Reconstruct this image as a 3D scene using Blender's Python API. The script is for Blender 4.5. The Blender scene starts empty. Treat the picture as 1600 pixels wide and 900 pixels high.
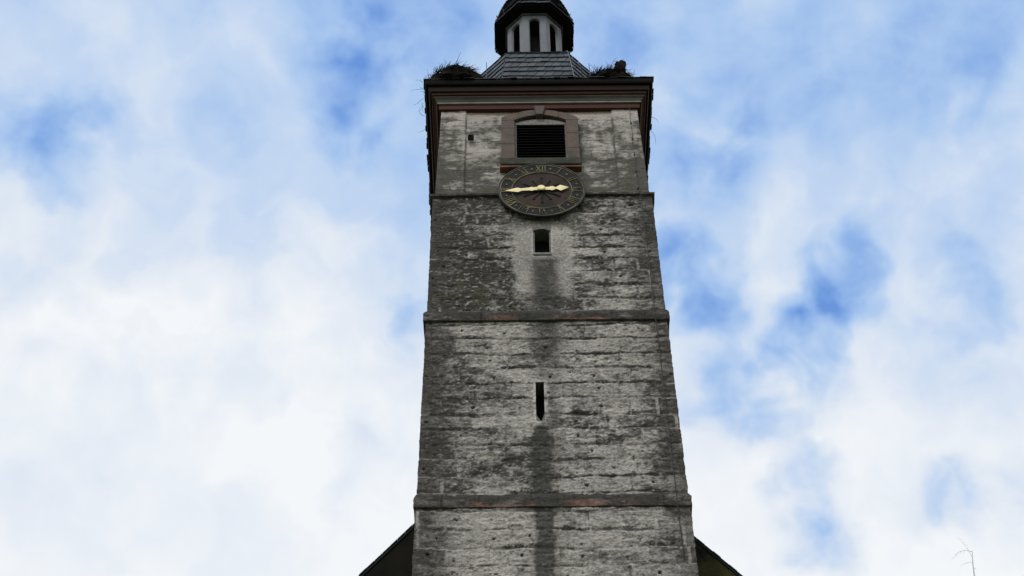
import bpy, bmesh, math, random
import numpy as np
from mathutils import Vector, Matrix
R = math.radians
random.seed(7)
C = bpy.context.scene.collection
SC = bpy.context.scene

# ------------------------------------------------------------------ camera
PITCH, FPX, ROLL = R(50.0), 2545.0, R(0.54)
CAM = Vector((-0.9, -30.4, 1.6))
cd = bpy.data.cameras.new('camera'); cam = bpy.data.objects.new('camera', cd); C.objects.link(cam)
cd.sensor_width = 36.0; cd.lens = FPX / 1600 * 36.0; cd.clip_start = 0.1; cd.clip_end = 5000
cam.location = CAM
cam.rotation_euler = (Matrix.Rotation(PITCH + math.pi/2, 3, 'X') @ Matrix.Rotation(-ROLL, 3, 'Z')).to_euler()
SC.camera = cam

def view_dir(px, py):                     # direction in the sky at which a cloud stands
    u = (px - 800) / FPX; v = (450 - py) / FPX
    c, s = math.cos(ROLL), math.sin(ROLL)
    u, v = u*c + v*s, -u*s + v*c
    return Vector((u, math.cos(PITCH) - v*math.sin(PITCH), math.sin(PITCH) + v*math.cos(PITCH))).normalized()

# ------------------------------------------------------------------ world, sun, exposure
SUN_EL, SUN_AZ = R(44), R(205)            # azimuth measured clockwise from +y
SKY_STRENGTH = 0.1
SC.view_settings.view_transform = 'Standard'; SC.view_settings.look = 'None'
SC.view_settings.exposure = 0.0; SC.view_settings.gamma = 1.0
w = bpy.data.worlds.new('World'); SC.world = w; w.use_nodes = True
nt = w.node_tree; nt.nodes.clear()

class G:                                  # tiny node helper
    def __init__(s, nt): s.nt = nt
    def n(s, t, **kw):
        nd = s.nt.nodes.new(t)
        for k, v in kw.items(): setattr(nd, k, v)
        return nd
    def put(s, sock, v):
        if isinstance(v, bpy.types.NodeSocket): s.nt.links.new(v, sock)
        else: sock.default_value = v
    def math(s, op, a, b=None, clamp=False):
        nd = s.n('ShaderNodeMath', operation=op, use_clamp=clamp); s.put(nd.inputs[0], a)
        if b is not None: s.put(nd.inputs[1], b)
        return nd.outputs[0]
    def vmath(s, op, a, b=None, out=0, scale=None):
        nd = s.n('ShaderNodeVectorMath', operation=op); s.put(nd.inputs[0], a)
        if b is not None: s.put(nd.inputs[1], b)
        if scale is not None: s.put(nd.inputs['Scale'], scale)
        return nd.outputs[out]
    def noise(s, vec, scale, detail=4, rough=0.5, out=0, dist=0.0):
        nd = s.n('ShaderNodeTexNoise'); s.put(nd.inputs['Vector'], vec)
        nd.inputs['Scale'].default_value = scale; nd.inputs['Detail'].default_value = detail
        nd.inputs['Roughness'].default_value = rough; nd.inputs['Distortion'].default_value = dist
        return nd.outputs[out]
    def maprange(s, v, a, b, c=0.0, d=1.0, interp='LINEAR'):
        nd = s.n('ShaderNodeMapRange', interpolation_type=interp); s.put(nd.inputs[0], v)
        for i, x in enumerate((a, b, c, d)): nd.inputs[i+1].default_value = x
        return nd.outputs[0]
    def mix(s, f, a, b, blend='MIX'):
        nd = s.n('ShaderNodeMix', data_type='RGBA', blend_type=blend); s.put(nd.inputs[0], f)
        s.put(nd.inputs[6], a); s.put(nd.inputs[7], b); return nd.outputs[2]
    def ramp(s, v, stops):
        nd = s.n('ShaderNodeValToRGB'); s.put(nd.inputs[0], v); e = nd.color_ramp.elements
        while len(e) < len(stops): e.new(0.5)
        for q, (p, c) in zip(e, stops): q.position = p; q.color = (*c, 1)
        return nd.outputs[0]

def lin(r, g, b):
    f = lambda c: (c/255)/12.92 if c/255 <= .04045 else (((c/255)+.055)/1.055)**2.4
    return (f(r), f(g), f(b))

g = G(nt)
tc = g.n('ShaderNodeTexCoord').outputs['Generated']
d0 = g.vmath('NORMALIZE', tc)
warp = g.vmath('SUBTRACT', g.noise(d0, 7.0, 5, 0.6, out=1), (0.5, 0.5, 0.5))
warp2 = g.vmath('SUBTRACT', g.noise(d0, 24.0, 3.5, 0.5, out=1), (0.5, 0.5, 0.5))
d1 = g.vmath('ADD', d0, g.vmath('SCALE', warp, scale=0.085))
d1 = g.vmath('NORMALIZE', g.vmath('ADD', d1, g.vmath('SCALE', warp2, scale=0.045)))
sep = g.n('ShaderNodeSeparateXYZ'); nt.links.new(d0, sep.inputs[0])
cov = g.maprange(sep.outputs[2], 0.62, 0.87, 0.99, 0.535)           # thicker cloud lower down
# cloud banks (positive) and gaps of blue (negative): place in the sky, radius in picture pixels, amount
PATCH = [(80,230,70,-.46),(20,200,60,-.2),(150,200,50,-.25),(330,182,50,-.25),(530,214,52,-.40),(545,105,75,-.36),(480,10,60,-.2),
         (650,20,110,-.30),(700,70,80,-.12),(620,270,80,-.15),(180,340,90,-.12),(390,352,50,-.12),(235,405,50,-.14),(655,505,38,-.34),(600,480,60,-.12),(220,730,90,-.12),
         (395,870,70,-.14),(50,470,40,-.07),(0,740,90,-.08),(130,90,150,.06),(330,110,140,.08),
         (80,480,190,.14),(330,520,240,.10),(500,640,200,.08),(560,800,160,.1),
         (970,60,65,-.42),(1060,50,60,.05),(1080,215,85,-.32),(1130,260,60,-.2),(1170,110,130,-.02),(1290,160,90,-.06),
         (1160,340,95,.30),(1240,290,80,.16),(1500,290,150,.12),(1340,260,80,.12),(1080,420,75,-.46),(1060,380,40,-.3),(1110,455,50,-.25),(1060,480,45,-.3),
         (1310,440,55,-.45),(1270,490,45,-.40),(1260,370,60,-.12),(1190,610,90,-.52),(1150,640,50,-.2),(1230,560,50,-.3),(1180,520,50,-.12),
         (1210,470,40,.12),(1140,520,40,.1),(1100,560,70,.10),(1400,500,110,.12),(1520,465,60,-.26),(1440,570,60,-.12),(1500,170,60,-.24),(1520,90,50,-.18),(1400,70,60,-.1),
         (1270,800,60,-.34),(1260,770,50,-.2),(1300,850,40,-.18),(1200,830,60,-.10),(1440,782,55,-.32),(1520,780,50,-.36),(1590,775,60,-.3),(1500,640,90,-.06),
         (1340,650,110,.10),(1120,760,120,.14),(1420,860,120,.10),(1580,600,100,.04),(1550,860,90,.06),(1400,130,330,-.20),(1290,300,110,-.12),(1480,330,200,-.10),(1550,560,160,-.08),(300,60,260,-.04),(60,760,160,-.05)]
torn = g.maprange(g.noise(d0, 26.0, 3.5, 0.5, dist=0.3), 0.30, 0.70, 0.15, 1.65)      # ragged edges and wisps across the gaps
for px, py, r, a in PATCH:
    v = view_dir(px, py)
    dp = g.vmath('DOT_PRODUCT', d1, tuple(v), out=1)
    rr = 1.62 * r / FPX
    m = g.maprange(dp, math.cos(rr), 1.0, 0.0, a*.60, 'SMOOTHSTEP')
    cov = g.math('ADD', cov, g.math('MULTIPLY', m, torn))
n1 = g.noise(d1, 14.0, 4.5, 0.5); n2 = g.noise(d1, 44.0, 4, 0.5)
cov = g.math('ADD', cov, g.math('MULTIPLY', g.math('SUBTRACT', n1, 0.5), g.maprange(sep.outputs[2], 0.66, 0.80, 0.30, 0.50)))
cov = g.math('ADD', cov, g.math('MULTIPLY', g.math('SUBTRACT', n2, 0.5), 0.12))
K = 1.0 / SKY_STRENGTH
cloud = g.ramp(cov, [(0.0, lin(106,151,219)), (0.25, lin(143,179,232)), (0.45, lin(168,198,238)), (0.63, lin(194,214,241)), (0.82, lin(225,233,244)), (1.0, lin(244,247,250))])
cloud = g.vmath('SCALE', cloud, scale=K)
sky = g.n('ShaderNodeTexSky', sky_type='NISHITA'); sky.sun_disc = False
sky.sun_elevation = SUN_EL; sky.sun_rotation = SUN_AZ; sky.air_density = 1.0; sky.dust_density = 0.6; sky.ozone_density = 1.2
skc = g.vmath('MULTIPLY', sky.outputs[0], (1.2, 1.6, 2.0))
col = g.mix(g.maprange(cov, -0.9, -0.05, 0.0, 1.0, 'SMOOTHSTEP'), skc, cloud)
bg = g.n('ShaderNodeBackground'); bg.inputs[1].default_value = SKY_STRENGTH; nt.links.new(col, bg.inputs[0])
out = g.n('ShaderNodeOutputWorld'); nt.links.new(bg.outputs[0], out.inputs[0])

sl = bpy.data.lights.new('sun', 'SUN'); so = bpy.data.objects.new('sun', sl); C.objects.link(so)
sl.energy = 1.5; sl.angle = R(24); sl.color = (1.0, 0.96, 0.9)
sdir = Vector((math.sin(SUN_AZ)*math.cos(SUN_EL), math.cos(SUN_AZ)*math.cos(SUN_EL), math.sin(SUN_EL)))
so.rotation_euler = sdir.to_track_quat('Z', 'Y').to_euler(); so.location = sdir * 200

# ------------------------------------------------------------------ helpers
def tag(o, label=None, cat=None, group=None, kind=None):
    if label: o['label'] = label
    if cat: o['category'] = cat
    if group: o['group'] = group
    if kind: o['kind'] = kind
    return o
def empty(name, loc, label, cat, group=None):
    o = bpy.data.objects.new(name, None); C.objects.link(o); o.location = loc; o.empty_display_size = .5
    return tag(o, label, cat, group)
def link(name, me, mat, parent=None, smooth=False):
    o = bpy.data.objects.new(name, me); C.objects.link(o)
    if mat: me.materials.append(mat)
    if parent is not None:
        o.parent = parent
        base = parent
        off = Vector(base.location)
        while base.parent: base = base.parent; off += Vector(base.location)
        me.transform(Matrix.Translation(-off))
    if smooth: me.polygons.foreach_set('use_smooth', [True]*len(me.polygons))
    return o
def bobj(name, bm, mat, parent=None, smooth=False, bevel=0.0):
    if bevel: bmesh.ops.bevel(bm, geom=bm.edges[:], offset=bevel, segments=1, affect='EDGES')
    bmesh.ops.recalc_face_normals(bm, faces=bm.faces)
    me = bpy.data.meshes.new(name); bm.to_mesh(me); bm.free()
    return link(name, me, mat, parent, smooth)
def box(bm, x0, x1, y0, y1, z0, z1):
    v = [bm.verts.new((x, y, z)) for z in (z0, z1) for x, y in ((x0,y0),(x1,y0),(x1,y1),(x0,y1))]
    for f in ((0,3,2,1),(4,5,6,7),(0,1,5,4),(1,2,6,5),(2,3,7,6),(3,0,4,7)): bm.faces.new([v[i] for i in f])
def prism(bm, pts, y0, y1):               # pts (x,z) outline, extruded from y0 (front) to y1
    a = [bm.verts.new((x, y0, z)) for x, z in pts]; b = [bm.verts.new((x, y1, z)) for x, z in pts]
    bm.faces.new(a); bm.faces.new(b[::-1])
    n = len(pts)
    for i in range(n): bm.faces.new((a[i], b[i], b[(i+1) % n], a[(i+1) % n]))
def tube(bm, pts, rads, seg=6):
    pts = [Vector(p) for p in pts]
    if not hasattr(rads, '__len__'): rads = [rads]*len(pts)
    rings = []
    for i, p in enumerate(pts):
        t = (pts[min(i+1, len(pts)-1)] - pts[max(i-1, 0)]).normalized()
        a = t.cross(Vector((0,0,1)) if abs(t.z) < .9 else Vector((1,0,0))).normalized(); b = t.cross(a)
        rings.append([bm.verts.new(p + rads[i]*(math.cos(k*2*math.pi/seg)*a + math.sin(k*2*math.pi/seg)*b)) for k in range(seg)])
    for r0, r1 in zip(rings, rings[1:]):
        for k in range(seg): bm.faces.new((r0[k], r0[(k+1) % seg], r1[(k+1) % seg], r1[k]))
    bm.faces.new(rings[0][::-1]); bm.faces.new(rings[-1])

def mat_basic(name, c, rough=.8, var=.25, scale=6, c2=None, metal=0.0, bump=.15, stretch=(1,1,1)):
    m = bpy.data.materials.new(name); m.use_nodes = True; q = G(m.node_tree)
    b = m.node_tree.nodes['Principled BSDF']; b.inputs['Roughness'].default_value = rough; b.inputs['Metallic'].default_value = metal
    b.inputs['Specular IOR Level'].default_value = .12 if rough >= .7 and not metal else .4
    co = q.vmath('MULTIPLY', q.n('ShaderNodeTexCoord').outputs['Object'], stretch)
    n = q.noise(co, scale, 6, .62)
    c2 = c2 or tuple(x*.5 for x in c)
    q.put(b.inputs['Base Color'], q.mix(q.maprange(n, .5-var, .5+var), (*c2, 1), (*c, 1)))
    if bump:
        bp = q.n('ShaderNodeBump'); bp.inputs['Strength'].default_value = bump; bp.inputs['Distance'].default_value = .03
        q.put(bp.inputs['Height'], q.noise(co, scale*5, 5, .6)); q.put(b.inputs['Normal'], bp.outputs[0])
    return m
def mat_vcol(name, fine=22, amp=.55, rough=.9, bump=.5, stretch=(1,1,2.4)):
    m = bpy.data.materials.new(name); m.use_nodes = True; q = G(m.node_tree)
    b = m.node_tree.nodes['Principled BSDF']; b.inputs['Roughness'].default_value = rough
    b.inputs['Specular IOR Level'].default_value = .25
    at = q.n('ShaderNodeAttribute', attribute_name='tint'); 
    co = q.vmath('MULTIPLY', q.n('ShaderNodeTexCoord').outputs['Object'], stretch)
    n = q.noise(co, fine, 5, .7)
    f = q.maprange(n, .28, .72, 1-amp, 1+amp)
    q.put(b.inputs['Base Color'], q.vmath('SCALE', at.outputs['Color'], scale=f))
    bp = q.n('ShaderNodeBump'); bp.inputs['Strength'].default_value = bump; bp.inputs['Distance'].default_value = .04
    q.put(bp.inputs['Height'], q.noise(co, fine*.8, 6, .65)); q.put(b.inputs['Normal'], bp.outputs[0])
    return m

# numpy value noise
def _hash(ix, iy, s):
    h = (ix.astype(np.int64)*374761393 + iy.astype(np.int64)*668265263 + s*2147483647) & 0xffffffff
    h = ((h ^ (h >> 13)) * 1274126177) & 0xffffffff
    return ((h ^ (h >> 16)) & 0xffff) / 65535.0
def vn(x, y, s=0):
    ix = np.floor(x); iy = np.floor(y); fx = x-ix; fy = y-iy
    fx = fx*fx*(3-2*fx); fy = fy*fy*(3-2*fy)
    a = _hash(ix, iy, s); b = _hash(ix+1, iy, s); c = _hash(ix, iy+1, s); d = _hash(ix+1, iy+1, s)
    return (a*(1-fx)+b*fx)*(1-fy) + (c*(1-fx)+d*fx)*fy
def fbm(x, y, s=0, o=4, r=.55):
    t = 0; a = 1; n = 0
    for k in range(o):
        t = t + a*vn(x, y, s+k*17); n += a; a *= r; x = x*2.03+5.1; y = y*2.03+1.7
    return t/n
def sst(a, b, x):
    t = np.clip((x-a)/(b-a), 0, 1); return t*t*(3-2*t)
def mixc(a, b, t): return a*(1-t[..., None]) + np.asarray(b)*t[..., None]

XC, YC = 0.07, 3.43                        # tower axis
def grid_ring(name, mat, rows, halfw, xs, side_step, disp, colf, holes=(), parent=None, caps=False):
    """Four-sided wall as one displaced mesh. rows: list of (z, offset); halfw(z) half width; disp/colf(face,u,z)."""
    zs = np.array([r[0] for r in rows]); offs = np.array([r[1] for r in rows])
    xs = np.asarray(xs); nxf = len(xs)
    ns = max(4, int(6.86/side_step))
    s = np.linspace(-1, 1, ns+1)
    fr = (xs - XC); hw0 = max(abs(fr[0]), abs(fr[-1])); frn = fr/hw0
    face = np.concatenate([np.zeros(nxf), np.full(ns-1, 1), np.full(ns+1, 2), np.full(ns-1, 3)]).astype(int)
    tt = np.concatenate([frn, s[1:-1], s, s[1:-1]])          # parameter along each side, walking anticlockwise seen from above
    npz = len(tt)
    F, Z = np.meshgrid(face, zs); T = np.meshgrid(tt, zs)[0]; O = np.meshgrid(tt, offs)[1]
    HW = np.array([halfw(z) for z in zs])[:, None]
    U = T*HW
    dsp = disp(F, U, Z)
    H = HW + O + dsp
    HT = HW + O
    X = np.where(F == 0, T*HT, np.where(F == 1, H, np.where(F == 2, -T*HT, -H)))
    Y = np.where(F == 0, -H, np.where(F == 1, T*HT, np.where(F == 2, H, -T*HT)))
    # corners (first/last of front and back) belong to two walls: push both ways
    for idx, sx, sy in ((0, -1, -1), (nxf-1, 1, -1), (nxf+ns-1, 1, 1), (nxf+2*ns-1, -1, 1)):
        X[:, idx] = sx*H[:, idx]; Y[:, idx] = sy*H[:, idx]
    co = np.stack([X+XC, Y+YC, Z], -1).reshape(-1, 3).astype(np.float32)
    nr = len(zs)
    i = np.arange(npz); j = np.arange(nr-1)
    I, J = np.meshgrid(i, j); I2 = (I+1) % npz
    quads = np.stack([J*npz+I, J*npz+I2, (J+1)*npz+I2, (J+1)*npz+I], -1).reshape(-1, 4)
    if len(holes):
        fc = np.abs(np.concatenate([xs, np.full(npz-nxf, 99)]))*0
        xm = np.full(npz, 99.0); xm[:nxf-1] = (xs[:-1]+xs[1:])/2
        zm = (zs[:-1]+zs[1:])/2
        XM, ZM = np.meshgrid(xm, zm); kill = np.zeros(XM.shape, bool)
        for x0, x1, z0, z1 in holes: kill |= (XM > x0) & (XM < x1) & (ZM > z0) & (ZM < z1)
        quads = quads[~kill.reshape(-1)]
    me = bpy.data.meshes.new(name)
    me.vertices.add(len(co)); me.vertices.foreach_set('co', co.reshape(-1))
    nq = len(quads); me.loops.add(nq*4); me.loops.foreach_set('vertex_index', quads.reshape(-1).astype(np.int32))
    me.polygons.add(nq); me.polygons.foreach_set('loop_start', (np.arange(nq)*4).astype(np.int32))
    me.update(calc_edges=True); me.validate()
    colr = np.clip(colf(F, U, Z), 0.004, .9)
    a = me.attributes.new('tint', 'FLOAT_COLOR', 'POINT')
    a.data.foreach_set('color', np.concatenate([colr, np.ones(colr.shape[:-1]+(1,))], -1).reshape(-1).astype(np.float32))
    return link(name, me, mat, parent)

def steps(a, b, d, extra=()):
    n = max(1, int(round((b-a)/d))); v = list(np.linspace(a, b, n+1))
    for e in extra:
        k = int(np.argmin([abs(q-e) for q in v])); v[k] = e
    return sorted(set(v))

# ------------------------------------------------------------------ ground
def mat_ground():
    m = mat_basic('meadow', (.10, .13, .05), .95, .2, .6, (.06, .085, .03), bump=.4); return m
bm = bmesh.new(); N = 40
def gz(x, y): return 0 if math.hypot(x, y) < 60 else -.5*(math.hypot(x, y)-60)/60*math.sin(x*.011+1)*math.cos(y*.013)
vs = [[bm.verts.new(((i-N/2)**3*.25, (j-N/2)**3*.25, 0)) for j in range(N+1)] for i in range(N+1)]
for i in range(N):
    for j in range(N): bm.faces.new((vs[i][j], vs[i+1][j], vs[i+1][j+1], vs[i][j+1]))
for v in bm.verts: v.co.z = gz(v.co.x, v.co.y)
tag(bobj('ground', bm, mat_ground()), kind='structure')
bm = bmesh.new(); n = 20
ys = [-60 + k*3.0 for k in range(n)]
L = [bm.verts.new((-3.2+.2*math.sin(y), y, .004)) for y in ys]; Rr = [bm.verts.new((3.4+.2*math.cos(y*1.3), y, .004)) for y in ys]
for k in range(n-1): bm.faces.new((L[k], Rr[k], Rr[k+1], L[k+1]))
tag(bobj('path', bm, mat_basic('gravel', (.34, .31, .27), .95, .2, 9, (.2, .18, .16), bump=.5)), kind='structure')

# ------------------------------------------------------------------ church tower
tower = empty('church_tower', (XC, YC, 0), 'tall weathered grey stone church tower with red cornice, slate dome and white lantern', 'church tower')
M_stone = mat_vcol('weathered_ashlar', 13, .65, bump=.7, stretch=(1, 1, 1.5))
M_plaster = mat_vcol('belfry_plaster', 13, .32, bump=.5)
LIGHT = np.array([.435, .400, .368]); MID = np.array([.180, .166, .152]); DARK = np.array([.040, .0365, .031]); MOSS = np.array([.075, .078, .040])
CREAM = np.array([.46, .415, .388])
rs = np.random.RandomState(4)
cz = [0.0]
while cz[-1] < 48: cz.append(cz[-1] + .58 + rs.uniform(-.07, .07))
cz = np.array(cz)
joints = []
for k in range(len(cz)):
    x = -40 + rs.uniform(0, 1); row = [x]
    while x < 40: x += rs.uniform(.65, 2.0); row.append(x)
    joints.append(np.array(row))
def blocks(F, U, Z):
    Uo = U + F*17.3
    wob = (fbm(Uo*.9, Z*.8, 3, 3)-.5)*.14 + (fbm(Uo*4, Z*3, 5, 2)-.5)*.05
    zz = Z + wob
    k = np.clip(np.searchsorted(cz, zz)-1, 0, len(cz)-2)
    up = zz - cz[k]; dn = cz[k+1] - zz                        # distance above lower joint / below upper joint
    dj = np.full(U.shape, 9.0); bid = np.zeros(U.shape, int); bx = np.zeros(U.shape)
    uw = Uo + (fbm(Uo*3, Z*3, 9, 2)-.5)*.08
    for c in np.unique(k):
        m = k == c; J = joints[c]; q = np.clip(np.searchsorted(J, uw[m])-1, 0, len(J)-2)
        dj[m] = np.minimum(uw[m]-J[q], J[q+1]-uw[m]); bid[m] = c*97 + q; bx[m] = (uw[m]-J[q])/(J[q+1]-J[q])
    return Uo, up, dn, dj, bid, bx, k
def rnd(bid, s): return _hash(bid, bid*0+s, s)
def stain(U, Z):                                              # rain-washed streak below the two openings
    wv = (fbm(Z*.7, Z*0, 21, 3)-.5)*.26 + (fbm(U*2, Z*3.5, 22, 4, .65)-.5)*.40
    a = np.exp(-((U-.03-wv*.4)/(.44))**4) * sst(36.2, 37.4, Z) * (1-sst(39.1, 39.32, Z)) * .9
    c2 = .03 + wv - XC
    wd = .30 + .18*sst(33.5, 37, Z)
    b = np.exp(-(np.abs(U-c2)/wd)**3) * (1-sst(36.9, 38.2, Z)) * (.85 + .2*(1-sst(31.5, 32.3, Z))) * (1 - .45*sst(32.2, 33, Z)*(1-sst(34.2, 34.9, Z)))
    c = np.exp(-(np.abs(U+.14+XC-wv*.7)/.235)**3.0) * (1-sst(31.9, 32.4, Z)) 
    br = .60 + .55*fbm(U*5, Z*1.6, 31, 4) + .45*fbm(U*3, Z*4, 33, 4)
    return np.clip(np.maximum(np.maximum(a, b*.85*(1-.6*(1-sst(31.6, 32.4, Z)))), c*1.8)*br, 0, 1)
def patch(U, Z):                                              # smooth render round the small window, gabled top
    n = (fbm(U*3, Z*3, 41, 3)-.5)*.25
    side = 1 - sst(.72, 1.0, np.abs(U+.03+n*1.1))
    top = 1 - sst(-.05, .12, (Z+n*.6) - (41.25 - .72*np.abs(U+.03)))
    return side*top*sst(36.9, 38.3, Z+n*2)
def shaft_disp(F, U, Z):
    Uo, up, dn, dj, bid, bx, k = blocks(F, U, Z)
    d = -.022*(1-sst(.0, .06, np.minimum(np.minimum(up, dn), dj+.02)))
    d = d + (rnd(bid, 3)-.5)*.02 + (fbm(Uo*1.1, Z*5, 7, 4)-.5)*.055 + (fbm(Uo*6, Z*14, 8, 3)-.5)*.055
    P = np.where(F == 0, patch(U, Z), 0)
    d = d*(1-.75*P)
    hole = (np.hypot((bx-.5-(rnd(bid, 6)-.5)*.3)*1.3, (up-.25-.12*rnd(bid, 8))) < .036) & (rnd(bid, 5) > .45)
    d = d - .06*hole
    d = d*(1-.6*sst(3.15, 3.38, np.abs(U)))
    for x0, x1, z0, z1 in HOLES:
        near = (F == 0) & (U+XC > x0-.06) & (U+XC < x1+.06) & (Z > z0-.06) & (Z < z1+.06)
        d = np.where(near, 0.0, d)
    return d
def shaft_col(F, U, Z):
    Uo, up, dn, dj, bid, bx, k = blocks(F, U, Z)
    upper = sst(36.4, 36.8, Z)
    big = fbm(Uo*.45, Z*.55, 51, 4)
    streak = fbm(Uo*1.5, Z*7.5, 52, 5, .62)
    fine = fbm(Uo*6, Z*9, 53, 4, .65)
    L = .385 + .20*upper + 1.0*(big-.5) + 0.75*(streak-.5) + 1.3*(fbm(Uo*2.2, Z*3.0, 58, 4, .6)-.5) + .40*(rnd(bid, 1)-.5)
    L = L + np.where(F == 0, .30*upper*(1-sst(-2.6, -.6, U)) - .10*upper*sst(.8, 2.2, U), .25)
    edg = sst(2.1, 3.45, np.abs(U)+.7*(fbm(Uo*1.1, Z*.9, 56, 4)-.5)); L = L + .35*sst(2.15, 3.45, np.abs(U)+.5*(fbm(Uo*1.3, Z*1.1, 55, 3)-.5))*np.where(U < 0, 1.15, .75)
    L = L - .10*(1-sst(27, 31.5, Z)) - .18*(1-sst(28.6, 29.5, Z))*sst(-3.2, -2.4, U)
    jn = fbm(Uo*1.2, Z*.9, 57, 3)
    L = L + (.85*(1-sst(.0, .06+.12*sst(.4,.7,jn), up)) + .45*(1-sst(.0, .06, dn)))*sst(.30, .55, jn) + .35*(1-sst(.0, .035, dj))*sst(.4, .7, rnd(bid, 2))
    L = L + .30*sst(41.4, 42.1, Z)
    grain = fbm(Uo*11, Z*14, 59, 2, .8)
    L = L + .8*(fine-.5) + .50*(grain-.5)*(.4+1.2*fbm(Uo*1.1, Z*1.3, 60, 3))
    P = np.where(F == 0, patch(U, Z), 0)
    Lp = .17 + .9*(fbm(Uo*1.6, Z*1.2, 61, 4)-.5) + .35*(fine-.5) + .45*sst(40.35, 40.95, Z)
    L = L*(1-P) + Lp*P
    tone = .50 + .48*fbm(Uo*.8, Z*2.5, 63, 4)*1.0 + .14*(rnd(bid, 4)-.5)
    c = LIGHT*tone[..., None]
    c = mixc(c, MID*(.8+.4*fine[..., None]), sst(.22, .58, L))
    c = mixc(c, DARK*(.7+.6*fbm(Uo*2, Z*4, 64, 3)[..., None]), sst(.52, .92, L))
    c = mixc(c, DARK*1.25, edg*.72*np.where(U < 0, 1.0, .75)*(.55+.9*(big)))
    # pale mortar in some joints
    mt = (1-sst(.02, .055, np.minimum(dj, up)))*sst(.46, .62, fbm(Uo*.7, Z*.9, 65, 3))*(1-P)*.6
    c = mixc(c, np.array([.42, .395, .375]), mt)
    # moss low-frequency olive on the left of the upper part
    ms = sst(.50, .66, fbm(Uo*.8, Z*.9, 66, 4))*(.25+.55*upper*np.where(F == 0, 1-sst(-2.9, -.9, U), .8))
    c = mixc(c, MOSS*(.7+.9*fine[..., None]), ms*np.where(F == 0, .2+.5*upper*(1-sst(-2.9, -.9, U)), .5))
    # chevron of dark relieving stones over the small window
    ch = np.exp(-(((Z - (41.42 - .62*np.abs(U+.03)))/.17)**4))*(1-sst(1.15, 1.35, np.abs(U)))*(F == 0)
    c = mixc(c, np.array([.105, .102, .092]), ch*.75*sst(.3, .5, fbm(U*2, Z*2, 67, 3)))
    S = np.where(F == 0, stain(U, Z), 0)
    c = mixc(c, np.array([.040, .038, .034]), S*.93)
    # white lime round the slit
    sl_ = (F == 0)*np.exp(-((np.hypot(np.maximum(np.abs(U+XC+.175)-.115, 0), np.maximum(np.abs(Z-33.08)-.75, 0)))/.09)**2)
    c = mixc(c, np.array([.46, .44, .41]), sl_*.95*sst(.3, .6, fbm(U*6, Z*5, 95, 3)))
    sl_ = (F == 0)*np.exp(-((np.hypot(np.maximum(np.abs(U+XC-.02)-.26, 0), np.maximum(np.abs(Z-39.95)-.52, 0)))/.07)**2)*(Z < 40.4)
    c = mixc(c, np.array([.40, .39, .37]), sl_*.7)
    hole = (np.hypot((bx-.5-(rnd(bid, 6)-.5)*.3)*1.3, (up-.25-.12*rnd(bid, 8))) < .04) & (rnd(bid, 5) > .45)
    c = np.where((hole & (P < .5))[..., None], np.array([.012, .012, .010]), c)
    pit = sst(.64, .76, fbm(Uo*9, Z*13, 71, 3, .7))*.8*(1-P)*(.4+1.1*sst(.4, .6, fbm(Uo*.9, Z*1.2, 72, 3)))
    pit = np.clip(pit, 0, .9)
    c = mixc(c, np.array([.035, .034, .03]), pit)
    lite = sst(.56, .76, fbm(Uo*9, Z*12, 73, 3, .8))*(1-P)*.5*(1-.8*edg)
    c = mixc(c, np.array([.52, .50, .47]), lite*(1-.8*S))
    return c
W2 = (-.25, .28, 39.46, 40.62); SLIT = (-.29, -.06, 32.36, 33.85)
HOLES = [W2, SLIT]
def shaft_hw(z): return 3.44 if z < 29.4 else (3.425 if z < 36.5 else 3.41)
xs = steps(XC-3.44, XC+3.44, .027, (W2[0], W2[1], SLIT[0], SLIT[1]))
rows = [(z, 0) for z in list(np.arange(0, 25.4, .6)) + steps(25.6, 42.28, .027, (W2[2], W2[3], SLIT[2], SLIT[3]))]
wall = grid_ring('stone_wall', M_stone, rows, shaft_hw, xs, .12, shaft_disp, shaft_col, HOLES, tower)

# string courses: moulded ledges of red sandstone, mostly lichened
def course(z0, z1, off, red, name='string_course'):
    def dsp(F, U, Z):
        return (fbm((U+F*9)*1.6, Z*3, int(z0), 4)-.5)*.05 + (fbm((U+F*9)*9, Z*9, int(z0)+3, 3)-.5)*.025
    def cl(F, U, Z):
        n = fbm((U+F*9)*1.8, Z*5, int(z0)+5, 5, .6); fi = fbm((U+F*9)*8, Z*14, int(z0)+6, 4)
        c = mixc(np.broadcast_to(DARK*1.0, U.shape+(3,)), MID*.7, sst(.5, .75, n))*(.6+.8*fi[..., None])
        jl = np.abs(((U+F*9+.35*np.sin(3*np.round(U)))/1.15) % 1.0 - .5)*1.15
        c = mixc(c, np.array([.015, .014, .012]), (1-sst(.008, .03, jl))*.8)
        rm = np.zeros(U.shape)
        for a, b, s in red: rm = np.maximum(rm, s*np.where(F == 0, sst(a-.3, a+.2, U)*(1-sst(b-.2, b+.3, U)), 0))
        zr = sst(z0-.02, z0+.06, Z)*(1-sst(z0+.30*(z1-z0), z0+.6*(z1-z0), Z))
        c = mixc(c, np.array([.24, .125, .098])*(.5+.8*fi[..., None]), rm*zr*sst(.40, .56, fbm((U+F*9)*1.3, Z*4, int(z0)+9, 4)))
        c = mixc(c, np.array([.045, .045, .04]), np.where(F == 0, stain(U, Z+0*U), 0)*.85)
        return c
    h = z1-z0
    rows = [(z0-.05, -.06), (z0, -.02), (z0+.012, off*.85)] + [(z0+.012+h*t, off*(1-.12*abs(t-.5)*2)) for t in np.linspace(.06, .62, 12)] + [(z0+h*.78, off*.72), (z0+h*.9, off*.4), (z1, off*.1), (z1+.03, -.06)]
    return grid_ring(name, M_stone, rows, lambda z: 3.42, np.linspace(XC-3.42, XC+3.42, 210), .15, dsp, cl, (), tower)
course(29.25, 29.74, .075, [(-1.9, -.3, .8), (.45, 1.9, .75)])
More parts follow.
